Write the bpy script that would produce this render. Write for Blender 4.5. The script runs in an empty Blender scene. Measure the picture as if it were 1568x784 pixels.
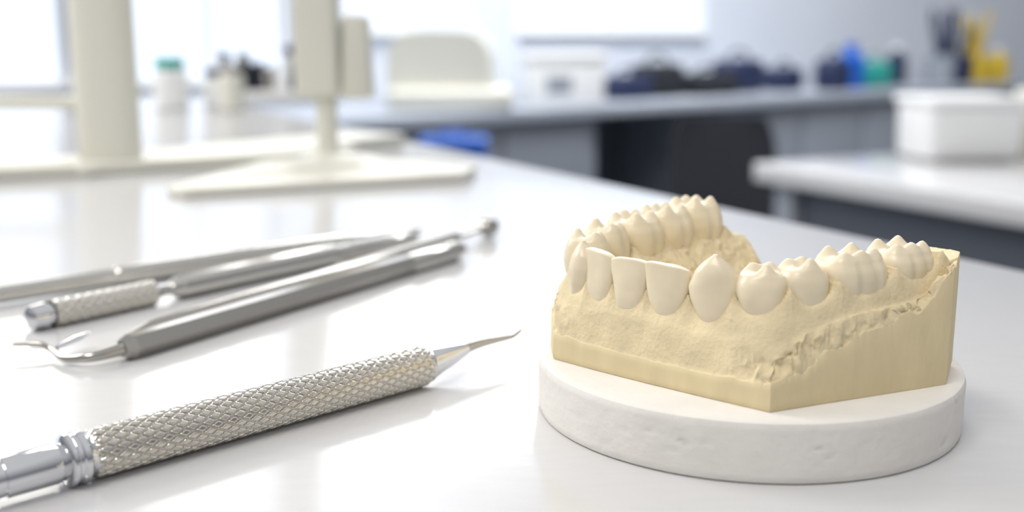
import bpy, bmesh, math, random
import numpy as np
from mathutils import Vector, Matrix, noise
random.seed(4)
S=0.008; ZT=0.76
sc=bpy.context.scene
try:
    sc.view_settings.view_transform='Standard'
    sc.view_settings.look='None'
except Exception: pass

# ---------------------------------------------------------------- materials
def srgb(c):
    return tuple((x/255/12.92 if x/255<=0.04045 else ((x/255+0.055)/1.055)**2.4) for x in c)
def mat(name,col,rough=0.5,metal=0.0,bump=0.0,bscale=500,var=0.0,vscale=100,stretch=(1,1,1),coat=0.0,detail=5,spec=None,rvar=0.0,dist=0.0003):
    m=bpy.data.materials.new(name); m.use_nodes=True
    nt=m.node_tree; b=nt.nodes['Principled BSDF']
    c=srgb(col)+(1,)
    b.inputs['Base Color'].default_value=c
    b.inputs['Roughness'].default_value=rough
    b.inputs['Metallic'].default_value=metal
    b.inputs['Coat Weight'].default_value=coat
    if spec is not None: b.inputs['Specular IOR Level'].default_value=spec
    tc=nt.nodes.new('ShaderNodeTexCoord'); mp=nt.nodes.new('ShaderNodeMapping')
    mp.inputs['Scale'].default_value=stretch
    nt.links.new(tc.outputs['Object'],mp.inputs['Vector'])
    if bump>0:
        n=nt.nodes.new('ShaderNodeTexNoise'); n.inputs['Scale'].default_value=bscale; n.inputs['Detail'].default_value=detail
        nt.links.new(mp.outputs['Vector'],n.inputs['Vector'])
        bp=nt.nodes.new('ShaderNodeBump'); bp.inputs['Strength'].default_value=bump; bp.inputs['Distance'].default_value=dist
        nt.links.new(n.outputs['Fac'],bp.inputs['Height']); nt.links.new(bp.outputs['Normal'],b.inputs['Normal'])
    if var>0 or rvar>0:
        n2=nt.nodes.new('ShaderNodeTexNoise'); n2.inputs['Scale'].default_value=vscale; n2.inputs['Detail'].default_value=6
        nt.links.new(mp.outputs['Vector'],n2.inputs['Vector'])
        if var>0:
            r=nt.nodes.new('ShaderNodeValToRGB')
            r.color_ramp.elements[0].position=0.3; r.color_ramp.elements[1].position=0.7
            r.color_ramp.elements[0].color=tuple(x*(1-var) for x in c[:3])+(1,)
            r.color_ramp.elements[1].color=tuple(min(1,x*(1+var*0.5)) for x in c[:3])+(1,)
            nt.links.new(n2.outputs['Fac'],r.inputs['Fac']); nt.links.new(r.outputs['Color'],b.inputs['Base Color'])
        if rvar>0:
            mr=nt.nodes.new('ShaderNodeMapRange'); mr.inputs['To Min'].default_value=rough-rvar; mr.inputs['To Max'].default_value=rough+rvar
            nt.links.new(n2.outputs['Fac'],mr.inputs['Value']); nt.links.new(mr.outputs['Result'],b.inputs['Roughness'])
    return m
def emis(name,col,st):
    m=bpy.data.materials.new(name); m.use_nodes=True
    b=m.node_tree.nodes['Principled BSDF']
    b.inputs['Base Color'].default_value=(0,0,0,1)
    b.inputs['Emission Color'].default_value=srgb(col)+(1,); b.inputs['Emission Strength'].default_value=st
    return m

M_cast=mat('yellow_dental_stone',(225,209,172),0.8,bump=1.0,bscale=1500,var=0.14,vscale=260,dist=0.00018)
M_side=mat('trimmed_dental_stone',(221,205,166),0.74,bump=0.6,bscale=700,var=0.08,vscale=200,stretch=(1.5,1.5,0.5),dist=0.0001)
M_tooth=mat('tooth_stone',(230,217,189),0.30,bump=0.15,bscale=1200,var=0.07,vscale=220,dist=0.0001)
M_disc=mat('white_plaster',(228,225,220),0.85,bump=0.7,bscale=900,var=0.04,vscale=150,dist=0.00014)
M_table=mat('white_laminate',(206,206,207),0.13,bump=0.06,bscale=160,stretch=(1,4,1),rvar=0.04,vscale=120,var=0.02,dist=0.0002,spec=0.8)
M_steel=mat('brushed_steel',(208,206,200),0.16,1.0,bump=0.08,bscale=900,stretch=(1,1,1))
M_chrome=mat('polished_chrome',(222,223,226),0.07,1.0)
M_knurl=mat('knurled_steel',(216,212,203),0.13,1.0)
M_dark=mat('dark_steel',(180,177,171),0.17,1.0)
M_cream=mat('cream_plastic',(222,221,210),0.35,var=0.02,vscale=10)
M_white=mat('white_plastic',(235,236,236),0.4,var=0.02,vscale=10)
M_wall=mat('wall_paint',(222,228,238),0.85,var=0.03,vscale=3,bump=0.1,bscale=60)
M_floor=mat('grey_vinyl',(130,134,140),0.5,var=0.1,vscale=6,bump=0.05,bscale=40)
M_btop=mat('grey_worktop',(165,172,183),0.35,var=0.05,vscale=8)
M_cab=mat('grey_cabinet',(145,151,161),0.5,var=0.03,vscale=5)
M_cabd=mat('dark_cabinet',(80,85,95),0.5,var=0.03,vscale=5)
M_black=mat('black_fabric',(30,33,40),0.8,bump=0.2,bscale=400)
M_bdark=mat('dark_blue_plastic',(28,40,74),0.5,var=0.1,vscale=20)
M_blue=mat('blue_plastic',(20,92,190),0.4,var=0.05,vscale=20)
M_teal=mat('teal_plastic',(40,160,150),0.4,var=0.05,vscale=20)
M_yel=mat('yellow_plastic',(215,185,60),0.4,var=0.05,vscale=20)
M_win=emis('window_glass_low',(225,236,252),1.5)
M_winh=emis('window_glass_sky',(255,251,244),5.0)

# ---------------------------------------------------------------- helpers
def empty(name,x,y,z):
    e=bpy.data.objects.new(name,None); e.empty_display_size=0.02
    e.location=(x*S,y*S,ZT+z*S); sc.collection.objects.link(e); return e
def make(name,verts,faces,mats,parent=None,smooth=True,angle=40,fmat=None):
    """verts in scene units u (table top = z 0)"""
    v=np.array(verts,dtype=float)*S; v[:,2]+=ZT
    o=(v.min(0)+v.max(0))/2; o[2]=v[:,2].min(); v=v-o
    me=bpy.data.meshes.new(name); me.from_pydata(v.tolist(),[],[tuple(f) for f in faces])
    if not isinstance(mats,(list,tuple)): mats=[mats]
    for m in mats: me.materials.append(m)
    if fmat is not None: me.polygons.foreach_set('material_index',fmat)
    me.update()
    bm=bmesh.new(); bm.from_mesh(me); bmesh.ops.recalc_face_normals(bm,faces=bm.faces); bm.to_mesh(me); bm.free()
    if smooth:
        me.shade_smooth()
        me.set_sharp_from_angle(angle=math.radians(angle))
    ob=bpy.data.objects.new(name,me); sc.collection.objects.link(ob)
    ob.location=o
    if parent:
        ob.parent=parent; ob.location=Vector(o)-parent.location
    return ob
def prism(name,poly,z0,z1,m,parent=None,bev=0.0,seg=3,top_scale=None):
    bm=bmesh.new()
    a=[bm.verts.new((x,y,z0)) for x,y in poly]
    if top_scale:
        cx=sum(p[0] for p in poly)/len(poly); cy=sum(p[1] for p in poly)/len(poly)
        b=[bm.verts.new((cx+(x-cx)*top_scale,cy+(y-cy)*top_scale,z1)) for x,y in poly]
    else: b=[bm.verts.new((x,y,z1)) for x,y in poly]
    n=len(poly); bm.faces.new(a[::-1]); bm.faces.new(b)
    for i in range(n): bm.faces.new((a[i],a[(i+1)%n],b[(i+1)%n],b[i]))
    if bev>0: bmesh.ops.bevel(bm,geom=bm.edges[:],offset=bev,segments=seg,affect='EDGES',profile=0.5)
    bm.verts.index_update()
    vs=[tuple(v.co) for v in bm.verts]; fs=[[v.index for v in f.verts] for f in bm.faces]; bm.free()
    return make(name,vs,fs,m,parent)
def rect(cx,cy,w,d,ang=0.0):
    c,s=math.cos(ang),math.sin(ang)
    return [(cx+c*x-s*y,cy+s*x+c*y) for x,y in ((-w/2,-d/2),(w/2,-d/2),(w/2,d/2),(-w/2,d/2))]
def box(name,cx,cy,z0,w,d,h,m,parent=None,ang=0.0,bev=0.0,seg=3,top_scale=None):
    return prism(name,rect(cx,cy,w,d,ang),z0,z0+h,m,parent,bev,seg,top_scale)
def sweep(name,pts,rad,m,parent=None,n=24,angle=40,flat=False,phase=0.0):
    P=[Vector(p) for p in pts]; vs=[];fs=[]
    T=[]
    for i in range(len(P)):
        a=P[max(i-1,0)]; b=P[min(i+1,len(P)-1)]
        d=(b-a)
        if d.length<1e-6: d=T[-1] if T else (P[i+2]-P[i])
        T.append(d.normalized())
    up=Vector((0,0,1))
    if abs(T[0].dot(up))>0.95: up=Vector((0,1,0))
    U=(up-T[0]*up.dot(T[0])).normalized()
    for i in range(len(P)):
        U=(U-T[i]*U.dot(T[i])).normalized(); W=T[i].cross(U)
        r=rad[i] if isinstance(rad,(list,tuple)) else rad
        if not isinstance(r,tuple): r=(r,r)
        for k in range(n):
            a=2*math.pi*k/n+phase
            vs.append(tuple(P[i]+W*(r[0]*math.cos(a))+U*(r[1]*math.sin(a))))
    for i in range(len(P)-1):
        for k in range(n):
            fs.append((i*n+k,i*n+(k+1)%n,(i+1)*n+(k+1)%n,(i+1)*n+k))
    fs.append(tuple(range(n))[::-1]); fs.append(tuple((len(P)-1)*n+k for k in range(n)))
    return make(name,vs,fs,m,parent,smooth=not flat,angle=angle)
def lathe_on(name,A,D,prof,m,parent=None,n=32,**k):
    A=Vector(A);D=Vector(D)
    out=[];last=None
    for s,r in prof:
        if last is not None and abs(s-last)<1e-5: s=last+0.004
        last=s; out.append((s,r))
    return sweep(name,[tuple(A+D*s) for s,r in out],[r for s,r in out],m,parent,n,**k)
def catmull(P,n):
    P=np.array(P,dtype=float); Q=np.vstack([2*P[0]-P[1],P,2*P[-1]-P[-2]]); out=[]
    for i in range(1,len(Q)-2):
        for t in np.linspace(0,1,n,endpoint=False):
            a,b,c,d=Q[i-1],Q[i],Q[i+1],Q[i+2]
            out.append(0.5*((2*b)+(c-a)*t+(2*a-5*b+4*c-d)*t*t+(3*b-a-3*c+d)*t**3))
    out.append(P[-1]); return np.array(out)

# ---------------------------------------------------------------- camera
cd=bpy.data.cameras.new('camera'); cam=bpy.data.objects.new('camera',cd); sc.collection.objects.link(cam)
cam.location=(0,0,ZT+7.6*S); cam.rotation_euler=(math.radians(90-11.05),0,0)
cd.sensor_width=36; cd.lens=39.03; cd.clip_start=0.01; cd.clip_end=50
cd.dof.use_dof=True; cd.dof.focus_distance=21.6*S; cd.dof.aperture_fstop=12.5
sc.camera=cam

# ---------------------------------------------------------------- table
tb=empty('work_table',-40,60,0)
prism('table_top',[(49,-25),(-41.7,150),(-125,150),(-125,-25)],-3,0,M_table,tb,bev=0.25)
for i,(x,y) in enumerate([(30,-15),(-45,138),(-115,138),(-115,-15)]):
    box('leg_%d'%i,x,y,-95,5,5,92,M_white,tb,bev=0.3)

# ---------------------------------------------------------------- plaster disc
DC=(4.87,22.42); R=4.31; H=1.15
vs=[];fs=[];n=260
prof=[(0.0,0.0),(R-0.12,0.0),(R-0.03,0.03),(R,0.12)]+[(R,0.12+ (H-0.24)*k/16) for k in range(1,16)]+[(R,H-0.12),(R-0.03,H-0.04),(R-0.10,H-0.005),(R-0.2,H),(R*0.66,H),(R*0.33,H),(0,H)]
pits=[(random.uniform(0,2*math.pi),random.uniform(.2,1.0),random.uniform(.018,.03),random.uniform(.5,3)) for _ in range(90)]
for r,z in prof:
    for k in range(n):
        a=2*math.pi*k/n; x=math.cos(a);y=math.sin(a)
        e=0
        if r>R-0.25 and z>0.02:
            e=0.005*noise.noise(Vector((x*9,y*9,z*3)))+0.005*noise.noise(Vector((x*34,y*34,z*9)))
            if r>R-.05:
                for pa,pz,ps,st in pits:
                    da=(a-pa)*R
                    if abs(da)<.4:
                        e-=0.04*math.exp(-(da/(ps*st))**2-((z-pz)/ps)**2)
        vs.append((DC[0]+(r+e)*x,DC[1]+(r+e)*y,z))
for i in range(len(prof)-1):
    for k in range(n): fs.append((i*n+k,i*n+(k+1)%n,(i+1)*n+(k+1)%n,(i+1)*n+k))
make('plaster_disc',vs,fs,M_disc)

# ---------------------------------------------------------------- dental cast
cast=empty('dental_cast',DC[0],DC[1],H)
# teeth: x,y(tip), w, depth, gum z, top z, kind, outward lean, outer gum offset
TE=[
 (7.42,20.95,1.28,1.12,3.20,3.78,'m',0.00,0.50),
 (6.27,20.27,1.34,1.12,3.06,3.76,'m',0.00,0.50),
 (5.28,19.80,0.92,0.92,2.94,3.66,'p',0.00,0.42),
 (4.55,19.72,0.95,0.90,2.80,3.57,'p',0.03,0.40),
 (3.75,20.00,1.05,0.72,2.62,3.69,'c',0.12,0.24),
 (2.93,20.47,0.94,0.58,2.58,3.44,'i',0.15,0.20),
 (2.27,21.03,0.90,0.56,2.56,3.45,'i',0.15,0.20),
 (1.75,21.62,0.84,0.56,2.56,3.48,'i',0.14,0.20),
 (1.44,22.18,0.76,0.66,2.58,3.56,'c',0.10,0.24),
 (1.58,22.88,0.88,0.94,2.74,3.66,'p',0.03,0.40),
 (2.02,23.62,0.92,0.98,2.86,3.74,'p',0.00,0.42),
 (2.72,24.45,1.24,1.18,2.95,3.80,'m',0.00,0.50),
 (3.50,25.20,1.16,1.18,3.00,3.84,'m',0.00,0.50),
 (4.28,25.85,1.22,1.18,3.06,3.93,'m',0.00,0.50)]
ctrl=[(9.2,22.0,3.42,0.5),(8.45,21.55,3.40,0.5)]
for t in TE:
    ctrl.append((t[0],t[1],t[4],t[8]))
ctrl+= [(5.1,26.4,2.98,0.5),(5.9,27.0,2.95,0.5)]
ctrl=np.array(ctrl)
def tang(i):
    a=ctrl[i+1];b=ctrl[i+3]; d=np.array([b[0]-a[0],b[1]-a[1]]); return d/np.linalg.norm(d)
TT=[tang(i) for i in range(len(TE))]
for i,t in enumerate(TE):
    N=np.array([-TT[i][1],TT[i][0]])
    ctrl[i+2,0]-=N[0]*t[7]*1.3; ctrl[i+2,1]-=N[1]*t[7]*1.3
arch=catmull(ctrl,24)
AX=arch[:,:2]; AG=arch[:,2]; AO=arch[:,3]
dT=np.gradient(AX,axis=0); dT/=np.linalg.norm(dT,axis=1)[:,None]; AN=np.stack([-dT[:,1],dT[:,0]],1)
sA=np.concatenate([[0],np.cumsum(np.linalg.norm(np.diff(AX,axis=0),axis=1))])
tS=np.array([sA[(i+2)*24] for i in range(len(TE))])
AP=np.zeros(len(sA)); AE=np.zeros(len(sA))
for k,s in enumerate(sA):
    if s<tS[0] or s>tS[-1]:
        dd=abs(s-(tS[0] if s<tS[0] else tS[-1]))
        AP[k]=min(1,dd/0.6)**2.2 if dd<0.6 else max(0.2,1-(dd-.6)/.3)
    else:
        j=np.searchsorted(tS,s); j=min(max(j,1),len(tS)-1)
        wa=TE[j-1][2]; wb=TE[j][2]; L=tS[j]-tS[j-1]; m0=tS[j-1]+L*wa/(wa+wb)
        d=(s-tS[j-1])/(m0-tS[j-1]) if s<m0 else (tS[j]-s)/(tS[j]-m0)
        d=max(0,min(1,d))
        AP[k]=d**2.4; AE[k]=0.5+0.5*math.cos(math.pi*d)
BP=[((4.53,18.64),1.60),((5.47,19.05),1.95),((6.28,19.40),2.22),((7.3,19.84),2.55),((7.85,20.08),2.80),((8.25,20.26),3.33),((8.83,21.5),3.38),
    ((5.38,26.35),2.9),((4.25,26.4),2.8),((1.2,24.2),2.0),((0.84,22.8),1.95),((0.86,21.97),1.70),((1.7,21.13),1.64),((2.62,20.28),1.60),((3.6,19.42),1.60)]
bp=[];bw=[];NS=1000
per=[np.linalg.norm(np.array(BP[(i+1)%len(BP)][0])-np.array(BP[i][0])) for i in range(len(BP))]
tot=sum(per)
for i in range(len(BP)):
    a=np.array(BP[i][0]);b=np.array(BP[(i+1)%len(BP)][0]);k=max(2,int(NS*per[i]/tot))
    for t in np.linspace(0,1,k,endpoint=False):
        bp.append(a+(b-a)*t); bw.append(BP[i][1]+(BP[(i+1)%len(BP)][1]-BP[i][1])*t)
bp=np.array(bp);bw=np.array(bw);nb=len(bp)
C0=np.array([5.0,22.6]); MR=140
fr=1-(1-np.linspace(0,1,MR+1))**1.3; fr=fr[1:]
Q=np.array([C0+(bp-C0)*f for f in fr]).reshape(-1,2); Q=np.vstack([C0[None],Q])
def sstep(x): x=np.clip(x,0,1); return x*x*(3-2*x)
RM=np.zeros(len(Q))
def height(Q):
    Z=np.zeros(len(Q)); 
    for st in range(0,len(Q),8000):
        q=Q[st:st+8000]
        D=np.linalg.norm(q[:,None]-AX[None],axis=2); j=D.argmin(1); d=D[np.arange(len(q)),j]
        sg=np.sign(((q-AX[j])*AN[j]).sum(1)); sg[sg==0]=1; d=d*sg
        DB=np.linalg.norm(q[:,None]-bp[None],axis=2)
        db=DB.min(1)
        wt=1/(DB+0.03)**4; w=(wt*bw[None]).sum(1)/wt.sum(1)
        wa=np.exp(-(D-np.abs(d)[:,None])/(0.02+0.12*np.abs(d))[:,None]); wa/=wa.sum(1)[:,None]
        g=(wa*AG).sum(1);o=(wa*AO).sum(1);p=AP[j];ae=(wa*AE).sum(1)
        il=0.42
        da=np.maximum(0,d-o)
        dae=da*(1-0.42*ae*np.exp(-(da/0.6)**2))
        sidem=np.clip((q[:,0]-4.2)/1.2,0,1)*np.clip((22.5-q[:,1])/1.0,0,1)
        leftm=np.clip((q[:,1]-21.6)/0.6,0,1)*np.clip((2.2-q[:,0])/0.6,0,1)
        cornm=np.exp(-((q[:,0]-4.53)**2+(q[:,1]-18.64)**2)/0.5)
        F1=np.exp(-(dae/0.38)**1.8)
        k=(db+1e-4)/(db+dae+1e-4)
        f=F1*sstep((k-0.03)/0.42)
        fall=np.exp(-(da/0.16)**2)
        zb=w+(g+0.34*p*fall-w)*f
        zb-=0.15*np.exp(-((k-.5)/.2)**2)*(sidem*1.0+.35)*(da>0)
        dl=np.maximum(0,-d-il)
        zf=1.9
        zl=zf+(g+0.3*p*np.exp(-(dl/0.15)**2)-zf)*np.exp(-(dl/0.75)**2)
        z=np.where(d>0,zb,zl)
        rough=sstep((0.44-k)/0.20)*(da>0)*np.clip(sidem*1.0+leftm*0.9+cornm*.7+0.12,0,1.1)
        rl=np.clip(dl/0.3,0,1)*0.5*(d<0)*np.clip(db/0.2,0,1)
        RM[st:st+8000]=rough+rl
        for i in range(len(q)):
            a=rough[i]+rl[i]
            v=Vector((q[i,0],q[i,1],z[i]*0.7))
            n0=noise.noise(v*26)*0.004+noise.noise(v*9)*0.009+noise.noise(v*3)*0.02
            if a>0.01:
                n0+=a*(0.16*(noise.noise(v*2.2)+.35)+0.10*max(0,noise.noise(v*6)))
            z[i]+=n0
        Z[st:st+8000]=z
    return Z
Z=height(Q)
vs=[]
for i in range(len(Q)):
    p=Vector((Q[i,0],Q[i,1],Z[i])); a=RM[i]
    if a>0.01:
        edge=1.0 if i<1+(MR-10)*nb else max(0.0,((MR-1)-(i-1)//nb)/10)
        dv=Vector(noise.turbulence_vector(p*3.4,5,False))*0.13+Vector(noise.noise_vector(p*12))*0.045
        dv.x*=edge; dv.y*=edge; dv.z*=(0.4+0.6*edge)
        p=p+dv*a
    vs.append(tuple(p))
fs=[];fm=[]
for k in range(nb): fs.append((0,1+k,1+(k+1)%nb)); fm.append(0)
for i in range(MR-1):
    for k in range(nb):
        a=1+i*nb+k;b=1+i*nb+(k+1)%nb; fs.append((a,a+nb,b+nb,b)); fm.append(0)
base0=1+(MR-1)*nb; zb=H+0.003
prev=[base0+k for k in range(nb)]
for lv in (0.985,0.75,0.5,0.25,0.05,0.0):
    cur=[]
    for k in range(nb):
        zt=vs[base0+k][2]; off=1.004 if 0.0<lv<0.98 else (1.002 if lv>0.9 else 0.998)
        p=C0+(bp[k]-C0)*off
        cur.append(len(vs)); vs.append((p[0],p[1],zb+(zt-zb)*lv))
    for k in range(nb): fs.append((prev[k],cur[k],cur[(k+1)%nb],prev[(k+1)%nb])); fm.append(1)
    prev=cur
fs.append(tuple(prev)[::-1]); fm.append(1)
make('cast_base',vs,fs,[M_cast,M_side],cast,angle=50,fmat=fm)

def tooth(t,T,idx):
    x0,y0,w,dep,zg,zt,kind,lean,_=t
    N=np.array([-T[1],T[0]])
    qs=[0,.22,.4,.6,.8,.93,1]
    if kind=='i':
        wx=[.50,.66,.80,.92,.99,1.0,.99]; dy=[.9,1.05,1.0,.80,.54,.38,.30]; ex=2.9
    elif kind=='c':
        wx=[.50,.68,.90,1.0,.74,.36,.06]; dy=[.95,1.1,1.1,.98,.72,.42,.14]; ex=2.3
    elif kind=='p':
        wx=[.55,.72,.90,1.0,1.0,.92,.80]; dy=[.85,.98,1.05,1.08,1.0,.88,.76]; ex=2.5
    else:
        wx=[.72,.84,.94,1.0,1.0,.95,.87]; dy=[.85,.98,1.05,1.08,1.02,.90,.80]; ex=2.8
    nr=28; seg=64; zb=zg-0.35
    qq=np.linspace(0,1,nr)
    kw=7 if kind in 'ic' else 11
    def sm(a):
        b=np.interp(np.linspace(0,1,90),qs,a); kk=np.ones(kw)/kw; c=np.convolve(np.pad(b,kw//2,mode='edge'),kk,'valid'); return np.interp(qq,np.linspace(0,1,90),c)
    WX=sm(wx);DY=sm(dy)
    if kind=='m': cus=[(-.56,.46,.17),(0,.52,.18),(.54,.44,.16),(-.42,-.46,.20),(.42,-.46,.19)]; sg=.25
    elif kind=='p': cus=[(-.08,.42,.20),(-.30,-.45,.15),(.32,-.45,.13)]; sg=.31
    else: cus=[]; sg=1
    def Hc(x,y):
        h=0
        for cx,cy,a in cus: h+=a*math.exp(-((x-cx)**2+(y-cy)**2)/(sg*sg))
        if cus: h-=0.11*math.exp(-(x*x+y*y)/0.06)+0.035
        if kind=='i': h-=0.05*abs(x)**4-(0.03*x if idx in(5,7) else 0)
        return h
    vs=[];fs=[]
    zr=zt-(0.13 if kind in 'mp' else 0.0)
    def put(x,y,z):
        q=(z-zg)/(zt-zg)
        oy=y+lean*(q-1)*1.0
        vs.append((x0+T[0]*x+N[0]*oy,y0+T[1]*x+N[1]*oy,z))
    def sect(a,W,Dp):
        c,s=math.cos(a),math.sin(a)
        gx=abs(c)**(2/ex)*(1 if c>=0 else -1)
        x=W/2*gx; y=Dp/2*abs(s)**(2/ex)*(1 if s>=0 else -1)
        f=1
        if kind=='m': f=1-(0.10*math.exp(-((abs(gx)-.28)/.09)**2) if s>0 else 0.10*math.exp(-(gx/.11)**2))
        elif kind=='p': f=1-(0.05*math.exp(-(gx/.15)**2) if s<0 else 0)
        return x,y*f
    for j in range(nr):
        for k in range(seg):
            x,y=sect(2*math.pi*k/seg,w*WX[j],dep*DY[j])
            z=zb+(zr-zb)*qq[j]+Hc(2*x/w,2*y/dep)*qq[j]**3
            put(x,y,z)
    caps=[.94,.86,.77,.68,.58,.47,.34,.18]
    top=0.025 if kind=='c' else 0.014 if kind=='i' else 0.04
    for m in caps:
        for k in range(seg):
            x,y=sect(2*math.pi*k/seg,w*WX[-1],dep*DY[-1]); x*=m;y*=m
            rr=top*math.sqrt(max(0,1-m*m)) if kind in 'ic' else top*min(1,(1-m)/0.2)
            z=zr+Hc(2*x/w,2*y/dep)+rr
            put(x,y,z)
    put(0,0,zr+Hc(0,0)+top)
    n2=nr+len(caps)
    for j in range(n2-1):
        for k in range(seg): fs.append((j*seg+k,j*seg+(k+1)%seg,(j+1)*seg+(k+1)%seg,(j+1)*seg+k))
    L=(n2-1)*seg
    for k in range(seg): fs.append((L+k,L+(k+1)%seg,n2*seg))
    fs.append(tuple(range(seg))[::-1])
    return vs,fs
VS=[];FS=[]
for i,t in enumerate(TE):
    v,f=tooth(t,TT[i],i); o=len(VS)
    ph=i*3.7
    v=[tuple(Vector(p)+0.026*Vector(noise.noise_vector(Vector(p)*2.2+Vector((ph,0,0))))) for p in v]
    VS+=v; FS+=[tuple(o+a for a in g) for g in f]
make('teeth',VS,FS,M_tooth,cast,angle=65)

# ---------------------------------------------------------------- knurled scaler
A=Vector((-7.42,18.41,0.46)); B=Vector((-1.95,23.84,0.46)); D=(B-A).normalized(); L=(B-A).length
sca=empty('dental_scaler',A.x,A.y,0)
r0=0.43; ns=520; nth=240; na=15; cell=0.33
U=Vector((0,0,1)); W=D.cross(U)
vs=[];fs=[]
for i in range(ns+1):
    s=L*i/ns; edge=min(1,min(s,L-s)/0.10)
    for k in range(nth):
        th=2*math.pi*k/nth
        a=na*th/(2*math.pi)+s/cell; b=na*th/(2*math.pi)-s/cell
        h=min(abs(math.sin(math.pi*a)),abs(math.sin(math.pi*b)))
        h=min(1,h/0.62); h=h*h*(3-2*h)*0.85+0.15*h
        r=r0-0.04+0.055*h*edge
        vs.append(tuple(A+D*s+W*(r*math.cos(th))+U*(r*math.sin(th))))
for i in range(ns):
    for k in range(nth): fs.append((i*nth+k,i*nth+(k+1)%nth,(i+1)*nth+(k+1)%nth,(i+1)*nth+k))
make('knurled_grip',vs,fs,M_knurl,sca,angle=180)
lathe_on('collar',A-D*4.5,D,[(0,.33),(1.6,.33),(1.6,.36),(2.2,.36),(2.2,.33),(3.0,.33),(3.0,.36),(3.9,.36),(3.95,.33),(4.02,.33),(4.05,.43),(4.09,.47),(4.16,.47),(4.19,.44),(4.26,.44),(4.29,.47),(4.38,.47),(4.42,.43),(4.53,.40)],M_chrome,sca,n=64)
e1=Vector((-1.03,24.76,0.62))
d1=(e1-B).normalized(); L1=(e1-B).length
lathe_on('ferrule',B-d1*0.05,d1,[(0,.38),(.08,.395),(.14,.36),(.22,.355),(L1*.55,.28),(L1-.12,.18),(L1-.02,.16),(L1,.13)],M_chrome,sca,n=40)
pp=catmull([tuple(e1-d1*.03),(-.62,25.15,.64),(-.15,25.6,.62),(.06,25.82,.62),(.22,25.93,.72),(.40,26.0,.92)],8)
rr=np.interp(np.linspace(0,1,len(pp)),[0,.35,.7,1],[.12,.08,.045,.014]).tolist()
sweep('working_tip',[tuple(p) for p in pp],rr,M_dark,sca,n=16)

# ---------------------------------------------------------------- other instruments
def seg2(a,b):
    a=Vector(a);b=Vector(b);return a,(b-a).normalized(),(b-a).length
ex=empty('dental_explorer',-6,31,0)
a,d,L=seg2((-9.37,25.7,.30),(-1.82,38.5,.34))
lathe_on('hex_handle',a,d,[(0,.22),(.3,.33),(L*.8,.33)],M_dark,ex,n=6,flat=True)
lathe_on('handle_sleeve',a,d,[(L*.79,.30),(L*.8,.34),(L*.97,.36),(L,.25)],M_steel,ex,n=24)
pp=catmull([tuple(a+d*.1),(-9.9,25.2,.26),(-10.6,25.35,.18),(-11.1,25.9,.22),(-11.5,26.1,.32),(-12.1,26.0,.36)],8)
sweep('hook',[tuple(p) for p in pp],np.interp(np.linspace(0,1,len(pp)),[0,.3,1],[.17,.10,.06]).tolist(),M_dark,ex,n=14)
sweep('hook_blade',[(-11.0,25.9,.28),(-10.7,26.4,.40),(-10.5,26.7,.45)],[(.05,.05),(.22,.06),(.05,.03)],M_chrome,ex,n=14)
bu=empty('ball_burnisher',-5,34,0)
a,d,L=seg2((-9.55,27.0,.28),(-2.0,41.0,.32))
lathe_on('slim_handle',a,d,[(0,.10),(.6,.27),(L*.97,.27),(L,.14)],M_dark,bu,n=20)
lathe_on('shank',a+d*L*.99,(Vector((-.87,42.8,.42))-(a+d*L)).normalized(),[(0,.13),(.8,.11),(1.7,.10),(1.75,.2),(1.9,.33),(2.15,.40),(2.4,.36),(2.6,.2),(2.65,.05)],M_dark,bu,n=24)
kn=empty('knurled_probe',-8,35,0)
a,d,L=seg2((-12.8,28.4,.36),(-3.52,40.9,.36))
lathe_on('end_cap',a,d,[(0,.2),(.1,.33),(.5,.36),(.55,.30),(.7,.30)],M_chrome,kn,n=24)
vs=[];fs=[];n1=150;n2=96
U2=Vector((0,0,1)); W2=d.cross(U2)
for i in range(n1+1):
    s=.7+3.2*i/n1
    for k in range(n2):
        th=2*math.pi*k/n2
        h=min(abs(math.sin(math.pi*(12*th/(2*math.pi)+s/.32))),abs(math.sin(math.pi*(12*th/(2*math.pi)-s/.32))))
        r=.325+.05*min(1,h/.6)
        vs.append(tuple(a+d*s+W2*(r*math.cos(th))+U2*(r*math.sin(th))))
for i in range(n1):
    for k in range(n2): fs.append((i*n2+k,i*n2+(k+1)%n2,(i+1)*n2+(k+1)%n2,(i+1)*n2+k))
make('knurled_grip',vs,fs,M_knurl,kn,angle=180)
lathe_on('handle',a,d,[(3.85,.34),(3.95,.30),(4.1,.19),(4.5,.17),(4.7,.30),(4.9,.36),(11.2,.36),(11.3,.30),(11.9,.30),(12.0,.34),(L*.9,.33),(L-.3,.22),(L,.1)],M_steel,kn,n=12,flat=False,angle=20)
wc=empty('wax_carver',-10,37,0)
a,d,L=seg2((-16.4,29.95,.32),(-3.6,42.75,.32))
lathe_on('handle',a,d,[(0,.1),(1.0,.14),(2.0,.26),(5.6,.27),(5.7,.32),(L*.55,.33),(L*.84,.31),(L*.85,.24),(L-1.2,.2),(L,.12)],M_steel,wc,n=20,angle=25)

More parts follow.
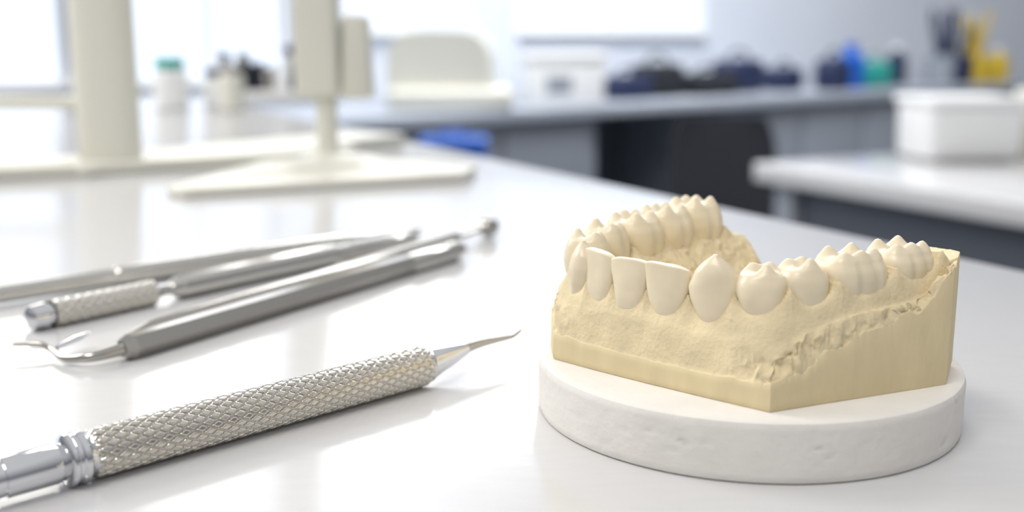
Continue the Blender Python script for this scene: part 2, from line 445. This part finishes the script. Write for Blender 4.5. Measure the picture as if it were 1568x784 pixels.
# ---------------------------------------------------------------- stands on the table
st=empty('equipment_stand',-24,66,0)
sweep('column',[(-23.7,65.5,0.4),(-23.7,65.5,60)],[(1.85,1.4),(1.85,1.4)],M_cream,st,n=32)
prism('foot_bar',[(-44,55.5),(-43,53.8),(-24,62.5),(-10,72.5),(-11,74.5),(-24,68.5)],0,0.7,M_cream,st,bev=0.2)
prism('rear_foot',[(-30,64),(-24,62),(-8,84),(-12,87)],0,0.6,M_cream,st,bev=0.2)
box('arm',-34,66,3.6,20,1.6,0.7,M_cream,st,bev=0.2)
sweep('chrome_post',[(-29.3,60,0.0),(-29.3,60,3.0),(-29.9,60,3.8)],0.35,M_chrome,st,n=16)
s2=empty('magnifier_stand',-11,64,0)
ft=[(-17.2,54.8),(-16.0,53.6),(-2.6,60.5),(-2.0,63.8),(-5,66.5),(-11.5,69.5),(-15,66)]
prism('foot_plate',ft,0,0.45,M_cream,s2,bev=0.15)
prism('foot_wedge',[(-15.2,56.3),(-10.2,58.8),(-4.4,62.6),(-6.5,65.6),(-11.5,68),(-13.5,64)],0.4,1.15,M_cream,s2,bev=0.1,top_scale=0.42)
sweep('post',[(-10.7,64.5,0.9),(-10.7,64.5,1.6),(-10.7,64.5,5.0)],[.9,.62,.62],M_cream,s2,n=24)
box('head_column',-11.1,64.5,4.4,2.5,2.2,40,M_cream,s2,bev=0.35)
prism('head_panel',[(-9.9,63.9),(-8.0,64.4),(-8.0,66),(-9.9,66)],4.2,9.0,M_cream,s2,bev=0.4,top_scale=0.8)

def jar(name,x,y,r,h,m,cap):
    e=empty(name,x,y,0)
    lathe_on('body',(x,y,0),(0,0,1),[(0,r*.9),(.1,r),(h*.7,r),(h*.78,r*.75)],m,e,n=24)
    lathe_on('cap',(x,y,h*.77),(0,0,1),[(0,r*.8),(h*.03,r*.85),(h*.21,r*.85),(h*.23,r*.7)],cap,e,n=24)
jar('plastic_jar',-38,125,1.9,5.6,M_white,M_teal)
jar('plastic_jar',-33.5,128,1.7,4.4,M_white,M_bdark)
jar('plastic_jar',-30.5,122,1.4,5.0,M_cream,M_dark)
jar('plastic_jar',-45,120,2.4,3.8,M_cab,M_white)
e=empty('tool_tray',-30,134,0)
box('tray',-28,135,0,14,6,1.6,M_white,e,bev=0.3)
for i in range(13):
    x=-34+i*1.0
    sweep('tool_%d'%i,[(x,134,1.4),(x+random.uniform(-1,1),134+random.uniform(-1,1),5.0+random.uniform(-.8,1.8))],random.uniform(.35,.8),random.choice([M_dark,M_bdark,M_black,M_bdark,M_white]),e,n=10)

# ---------------------------------------------------------------- room
ew=np.array([.765,.644]); nw=np.array([-.644,.765]); ANG=math.atan2(.644,.765)
F0=np.array([-50.,325.]); W0=F0+nw*80
def wp(o,s,d): p=o+ew*s+nw*d; return (p[0],p[1])
def wbox(name,o,s0,s1,d0,d1,z0,z1,m,parent=None,bev=0.0):
    return prism(name,[wp(o,s0,d0),wp(o,s1,d0),wp(o,s1,d1),wp(o,s0,d1)],z0,z1,m,parent,bev)
prism('floor',[(-560,-120),(700,-120),(700,900),(-560,900)],-97,-95,M_floor)
WN=[(-330,-190,-8),(-170,-126,-8),(-110,-48,-8),(-30,30,-8),(52,115,9),(135,255,9)]
TOP=200
bw_e=empty('wall_back',W0[0],W0[1],-95)
edges=[-420]+[x for w in WN for x in w[:2]]+[760]
for i in range(0,len(edges),2):
    wbox('pier_%d'%(i//2),W0,edges[i],edges[i+1],0,12,-95,260,M_wall,bw_e)
for i,(a,b,zs) in enumerate(WN):
    wbox('sill_wall_%d'%i,W0,a,b,0,12,-95,zs,M_wall,bw_e)
    wbox('lintel_%d'%i,W0,a,b,0,12,TOP,260,M_wall,bw_e)
    c=wp(W0,(a+b)/2,5); e=empty('window_%d'%(i+1),c[0],c[1],zs)
    wbox('glass_lower',W0,a+.2,b-.2,7,8,zs+.2,100,M_win,e)
    wbox('glass_upper',W0,a+.2,b-.2,7,8,100,TOP-.2,M_winh,e)
    fw=3
    wbox('frame_l',W0,a+.1,a+fw,3,9,zs+.1,TOP-.1,M_white,e); wbox('frame_r',W0,b-fw,b-.1,3,9,zs+.1,TOP-.1,M_white,e)
    wbox('frame_b',W0,a+fw,b-fw,3,9,zs+.1,zs+fw,M_white,e); wbox('frame_t',W0,a+fw,b-fw,3,9,TOP-fw,TOP-.1,M_white,e)
    wbox('mullion',W0,(a+b)/2-1.5,(a+b)/2+1.5,3,9,zs+fw,TOP-fw,M_white,e)
    wbox('transom',W0,a+fw,b-fw,3.2,8.8,98,102,M_white,e)
    wbox('sill',W0,a+.5,b-.5,-4,6,zs+.1,zs+1.2,M_white,e)

fb=empty('lab_bench',40,420,-95)
wbox('worktop',F0,-30,520,-2,74,-19,-15,M_btop,fb,bev=0.5)
wbox('cabinet_1',F0,-26,108,4,74,-93,-19,M_cab,fb,bev=0.4)
wbox('cabinet_2',F0,180,515,4,74,-93,-19,M_cab,fb,bev=0.4)
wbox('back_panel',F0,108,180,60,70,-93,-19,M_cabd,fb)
for i,s in enumerate([-20,22,64]):
    wbox('drawer_%d'%i,F0,s,s+39,2.5,4.2,-44,-22,M_cab,fb,bev=0.4)
    wbox('door_leaf_%d'%i,F0,s,s+39,2.5,4.2,-90,-46,M_cab,fb,bev=0.4)
for i in range(7):
    s=184+i*46; wbox('door_leaf_r%d'%i,F0,s,s+43,2.5,4.2,-90,-22,M_cab,fb,bev=0.4)
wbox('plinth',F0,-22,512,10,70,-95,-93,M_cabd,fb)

P1=np.array([45.,207.]); a1=np.array([.454,-.891]); b1=np.array([.891,.454])
def dp(a,b): p=P1+a1*a+b1*b; return (p[0],p[1])
def dbox(name,a0,a1_,b0,b1_,z0,z1,m,par,bev=0.0): return prism(name,[dp(a0,b0),dp(a1_,b0),dp(a1_,b1_),dp(a0,b1_)],z0,z1,m,par,bev)
dk=empty('side_desk',90,150,-95)
dbox('desk_top',0,190,0,75,-18.5,-15,M_table,dk,0.5)
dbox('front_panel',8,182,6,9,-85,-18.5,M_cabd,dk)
dbox('leg_a',2,7,4,71,-95,-18.5,M_cab,dk,0.3); dbox('leg_b',183,188,4,71,-95,-18.5,M_cab,dk,0.3)
bx=empty('white_container',87,218,-15)
box('tub',86.5,216,-15,18,15,10.5,M_white,bx,ang=.1,bev=1.4,top_scale=1.04)
box('lid',86.5,216,-4.7,19.4,16.6,1.6,M_white,bx,ang=.1,bev=0.5)
b2=empty('cream_carton',104,204,-15)
box('carton_body',104,216,-15,9,10,13,M_cream,b2,ang=.2,bev=.3); box('flap',104,216,-2,9.3,4,.6,M_cream,b2,ang=.2)

mc=empty('curing_unit',-21,374,-15)
box('housing',-21,374,-15,41,26,7,M_cream,mc,bev=2,ang=0.1)
vs=[];fs=[];nn=28
pr=[]
for i in range(nn):
    t=i/(nn-1)*math.pi; c,s=math.cos(t),math.sin(t)
    pr.append((17*abs(c)**.45*(1 if c>0 else -1),19*abs(s)**.5))
for y in (-9,9):
    for x,z in pr: vs.append((-23+x+.1*y,374+y,-8.5+z))
for i in range(nn-1): fs.append((i,i+1,nn+i+1,nn+i))
fs.append(tuple(range(nn))); fs.append(tuple(range(nn,2*nn))); fs.append((0,nn-1,2*nn-1,nn))
make('hood',vs,fs,M_cream,mc)
bb=empty('supply_box',17,400,-15)
box('box_body',17.5,402,-15,27,20,15,M_white,bb,bev=.8,ang=.2); box('box_lid',17.5,402,0,28.4,21.4,3.2,M_white,bb,bev=.7,ang=.2)
box('label',16.5,391.4,-11,9,.5,6,M_cab,bb,ang=.2)
def bottle(name,s,d,r,h,m,cap):
    p=wp(F0,s,d); e=empty(name,p[0],p[1],-15)
    lathe_on('body',(p[0],p[1],-15),(0,0,1),[(0,r*.95),(.4,r),(h*.68,r),(h*.8,r*.4),(h*.86,r*.38)],m,e,n=24)
    lathe_on('cap',(p[0],p[1],-15+h*.86),(0,0,1),[(0,r*.45),(h*.13,r*.45),(h*.14,r*.3)],cap,e,n=20)
def toolbag(name,s,d,w,dd,h,m):
    p=wp(F0,s,d); e=empty(name,p[0],p[1],-15)
    wbox('bag_body',F0,s-w/2,s+w/2,d-dd/2,d+dd/2,-15,-15+h,m,e,bev=min(w,h)*.2)
    q=[(p[0]+ew[0]*w*.3*math.cos(t),p[1]+ew[1]*w*.3*math.cos(t),-15.3+h+h*.3*math.sin(t)) for t in np.linspace(0,math.pi,10)]
    sweep('handle',q,.7,m,e,n=10)
toolbag('tool_case',139,20,18,14,9,M_bdark)
toolbag('tool_case',161,24,20,14,13,M_black)
toolbag('tool_case',187,20,24,14,9,M_black)
toolbag('tool_case',214,26,22,14,14,M_bdark)
toolbag('tool_case',246,26,16,12,10,M_bdark)
toolbag('tool_case',266,14,14,12,14,M_bdark)
bottle('squeeze_bottle',286,18,6.5,21,M_blue,M_blue)
toolbag('pouch',306,20,22,12,12,M_teal)
bottle('squeeze_bottle',108,40,4,16,M_bdark,M_black)
bottle('squeeze_bottle',345,30,5,20,M_bdark,M_white)
bottle('squeeze_bottle',430,20,6,18,M_yel,M_white)
pc=empty('pen_cup',230,585,-15)
for (ds,mm) in ((0,M_cab),(17,M_bdark),(34,M_yel)):
    p=wp(F0,374+ds,22)
    lathe_on('cup_%d'%ds,(p[0],p[1],-15),(0,0,1),[(0,6),(.3,7),(14,7.5),(14.3,7)],mm,pc,n=24)
    for i in range(8):
        an=random.uniform(0,6.28); cx=math.cos(an)*3.5; cy=math.sin(an)*3.5
        sweep('pen_%d_%d'%(ds,i),[(p[0]+cx*.5,p[1]+cy*.5,-3),(p[0]+cx*2,p[1]+cy*1.5,14+random.uniform(0,9))],1.1,random.choice([M_bdark,M_dark,M_bdark,M_black]) if ds<30 else M_yel,pc,n=8)
ct=empty('drawer_cart',-15,285,-95)
box('cart_body',-15,287,-88,34,30,60,M_cab,ct,bev=.6)
for i in range(3): box('drawer_%d'%i,-15,271.6,-86+i*19.5,31,1,18,M_white,ct,bev=.3)
for i,(x,y) in enumerate([(-28,276),(-2,276),(-28,298),(-2,298)]): sweep('caster_%d'%i,[(x-1,y,-91.6),(x+1,y,-91.6)],3.3,M_black,ct,n=16); box('fork_%d'%i,x,y,-91,3,3,3.2,M_cab,ct)
bc=empty('blue_case',-15,285,-28)
box('case_body',-15,285,-28,17,13,9,M_blue,bc,bev=1.2); box('case_lid',-15,285,-19,17.6,13.6,2,M_blue,bc,bev=.6)
sweep('case_handle',[(-18,285,-17.2),(-18,285,-15.6),(-12,285,-15.6),(-12,285,-17.2)],.5,M_blue,bc,n=8)

ch=empty('office_chair',62,350,-95)
cx,cy=66,352
vs=[];fs=[];nu,nv=14,16
for side in (0,1):
    for j in range(nv+1):
        for i in range(nu+1):
            u=i/nu*2-1; v=j/nv
            hw=17*(1-0.25*abs(2*v-1)**4)*(0.92+.08*v)
            x=cx+u*hw; y=cy-10-(3*(1-u*u))*-1+v*5 + (2.2 if side else -0.0)
            vs.append((x,y,-62+v*46))
o=(nu+1)*(nv+1)
for j in range(nv):
    for i in range(nu):
        a=j*(nu+1)+i; fs.append((a,a+1,a+nu+2,a+nu+1)); fs.append((o+a,o+a+nu+1,o+a+nu+2,o+a+1))
rim=[i for i in range(nu+1)]+[j*(nu+1)+nu for j in range(1,nv+1)]+[nv*(nu+1)+i for i in range(nu-1,-1,-1)]+[j*(nu+1) for j in range(nv-1,0,-1)]
for k in range(len(rim)):
    a,b=rim[k],rim[(k+1)%len(rim)]; fs.append((a,o+a,o+b,b))
make('backrest',vs,fs,M_black,ch)
box('seat',cx+1,cy+15,-54,40,38,6,M_black,ch,bev=2.4)
sweep('back_bracket',[(cx,cy-4,-50),(cx,cy-5,-57),(cx,cy+8,-57)],1.6,M_black,ch,n=12)
sweep('gas_column',[(cx,cy+14,-90),(cx,cy+14,-54)],2.2,M_dark,ch,n=16)
for i in range(5):
    t=2*math.pi*i/5+.3; x=cx+24*math.cos(t); y=cy+14+24*math.sin(t)
    sweep('base_arm_%d'%i,[(cx,cy+14,-87),(x,y,-90)],[2,1.4],M_black,ch,n=10)
    sweep('caster_%d'%i,[(x-1.5,y,-92),(x+1.5,y,-92)],2.9,M_black,ch,n=16)

# ---------------------------------------------------------------- lights
w=bpy.data.worlds.new('world'); sc.world=w; w.use_nodes=True
nt=w.node_tree; bg=nt.nodes['Background']
tc=nt.nodes.new('ShaderNodeTexCoord'); sx=nt.nodes.new('ShaderNodeSeparateXYZ'); rp=nt.nodes.new('ShaderNodeValToRGB')
mr=nt.nodes.new('ShaderNodeMapRange'); mr.inputs['From Min'].default_value=-1; mr.inputs['From Max'].default_value=1
nt.links.new(tc.outputs['Generated'],sx.inputs[0]); nt.links.new(sx.outputs['Z'],mr.inputs['Value']); nt.links.new(mr.outputs['Result'],rp.inputs['Fac'])
el=rp.color_ramp.elements
el[0].position=0.45; el[0].color=(.20,.20,.21,1); el[1].position=0.85; el[1].color=(.90,.90,.92,1)
e_=el.new(0.55); e_.color=(.28,.29,.31,1)
nt.links.new(rp.outputs['Color'],bg.inputs['Color']); bg.inputs['Strength'].default_value=0.76
def area(name,loc,tgt,sx,sy,power,col):
    l=bpy.data.lights.new(name,'AREA'); l.shape='RECTANGLE'; l.size=sx; l.size_y=sy; l.energy=power; l.color=col
    o=bpy.data.objects.new(name,l); sc.collection.objects.link(o)
    o.location=(loc[0]*S,loc[1]*S,ZT+loc[2]*S)
    d=Vector(tgt)-Vector(loc); o.rotation_euler=d.to_track_quat('-Z','Y').to_euler()
area('daylight_window_lamp',(-150,100,110),(0,22,0),0.6,0.6,11,(1,0.97,0.92))
area('added_front_fill',(-60,-60,180),(3,22,0),0.8,0.5,13,(1,0.96,0.89))  # added fill from front left to brighten the cast, no real fixture
area('added_bench_fill',(80,330,230),(90,420,-15),2.2,1.2,85,(0.97,0.98,1))  # added lamp that lifts the far bench and back wall, no real fixture
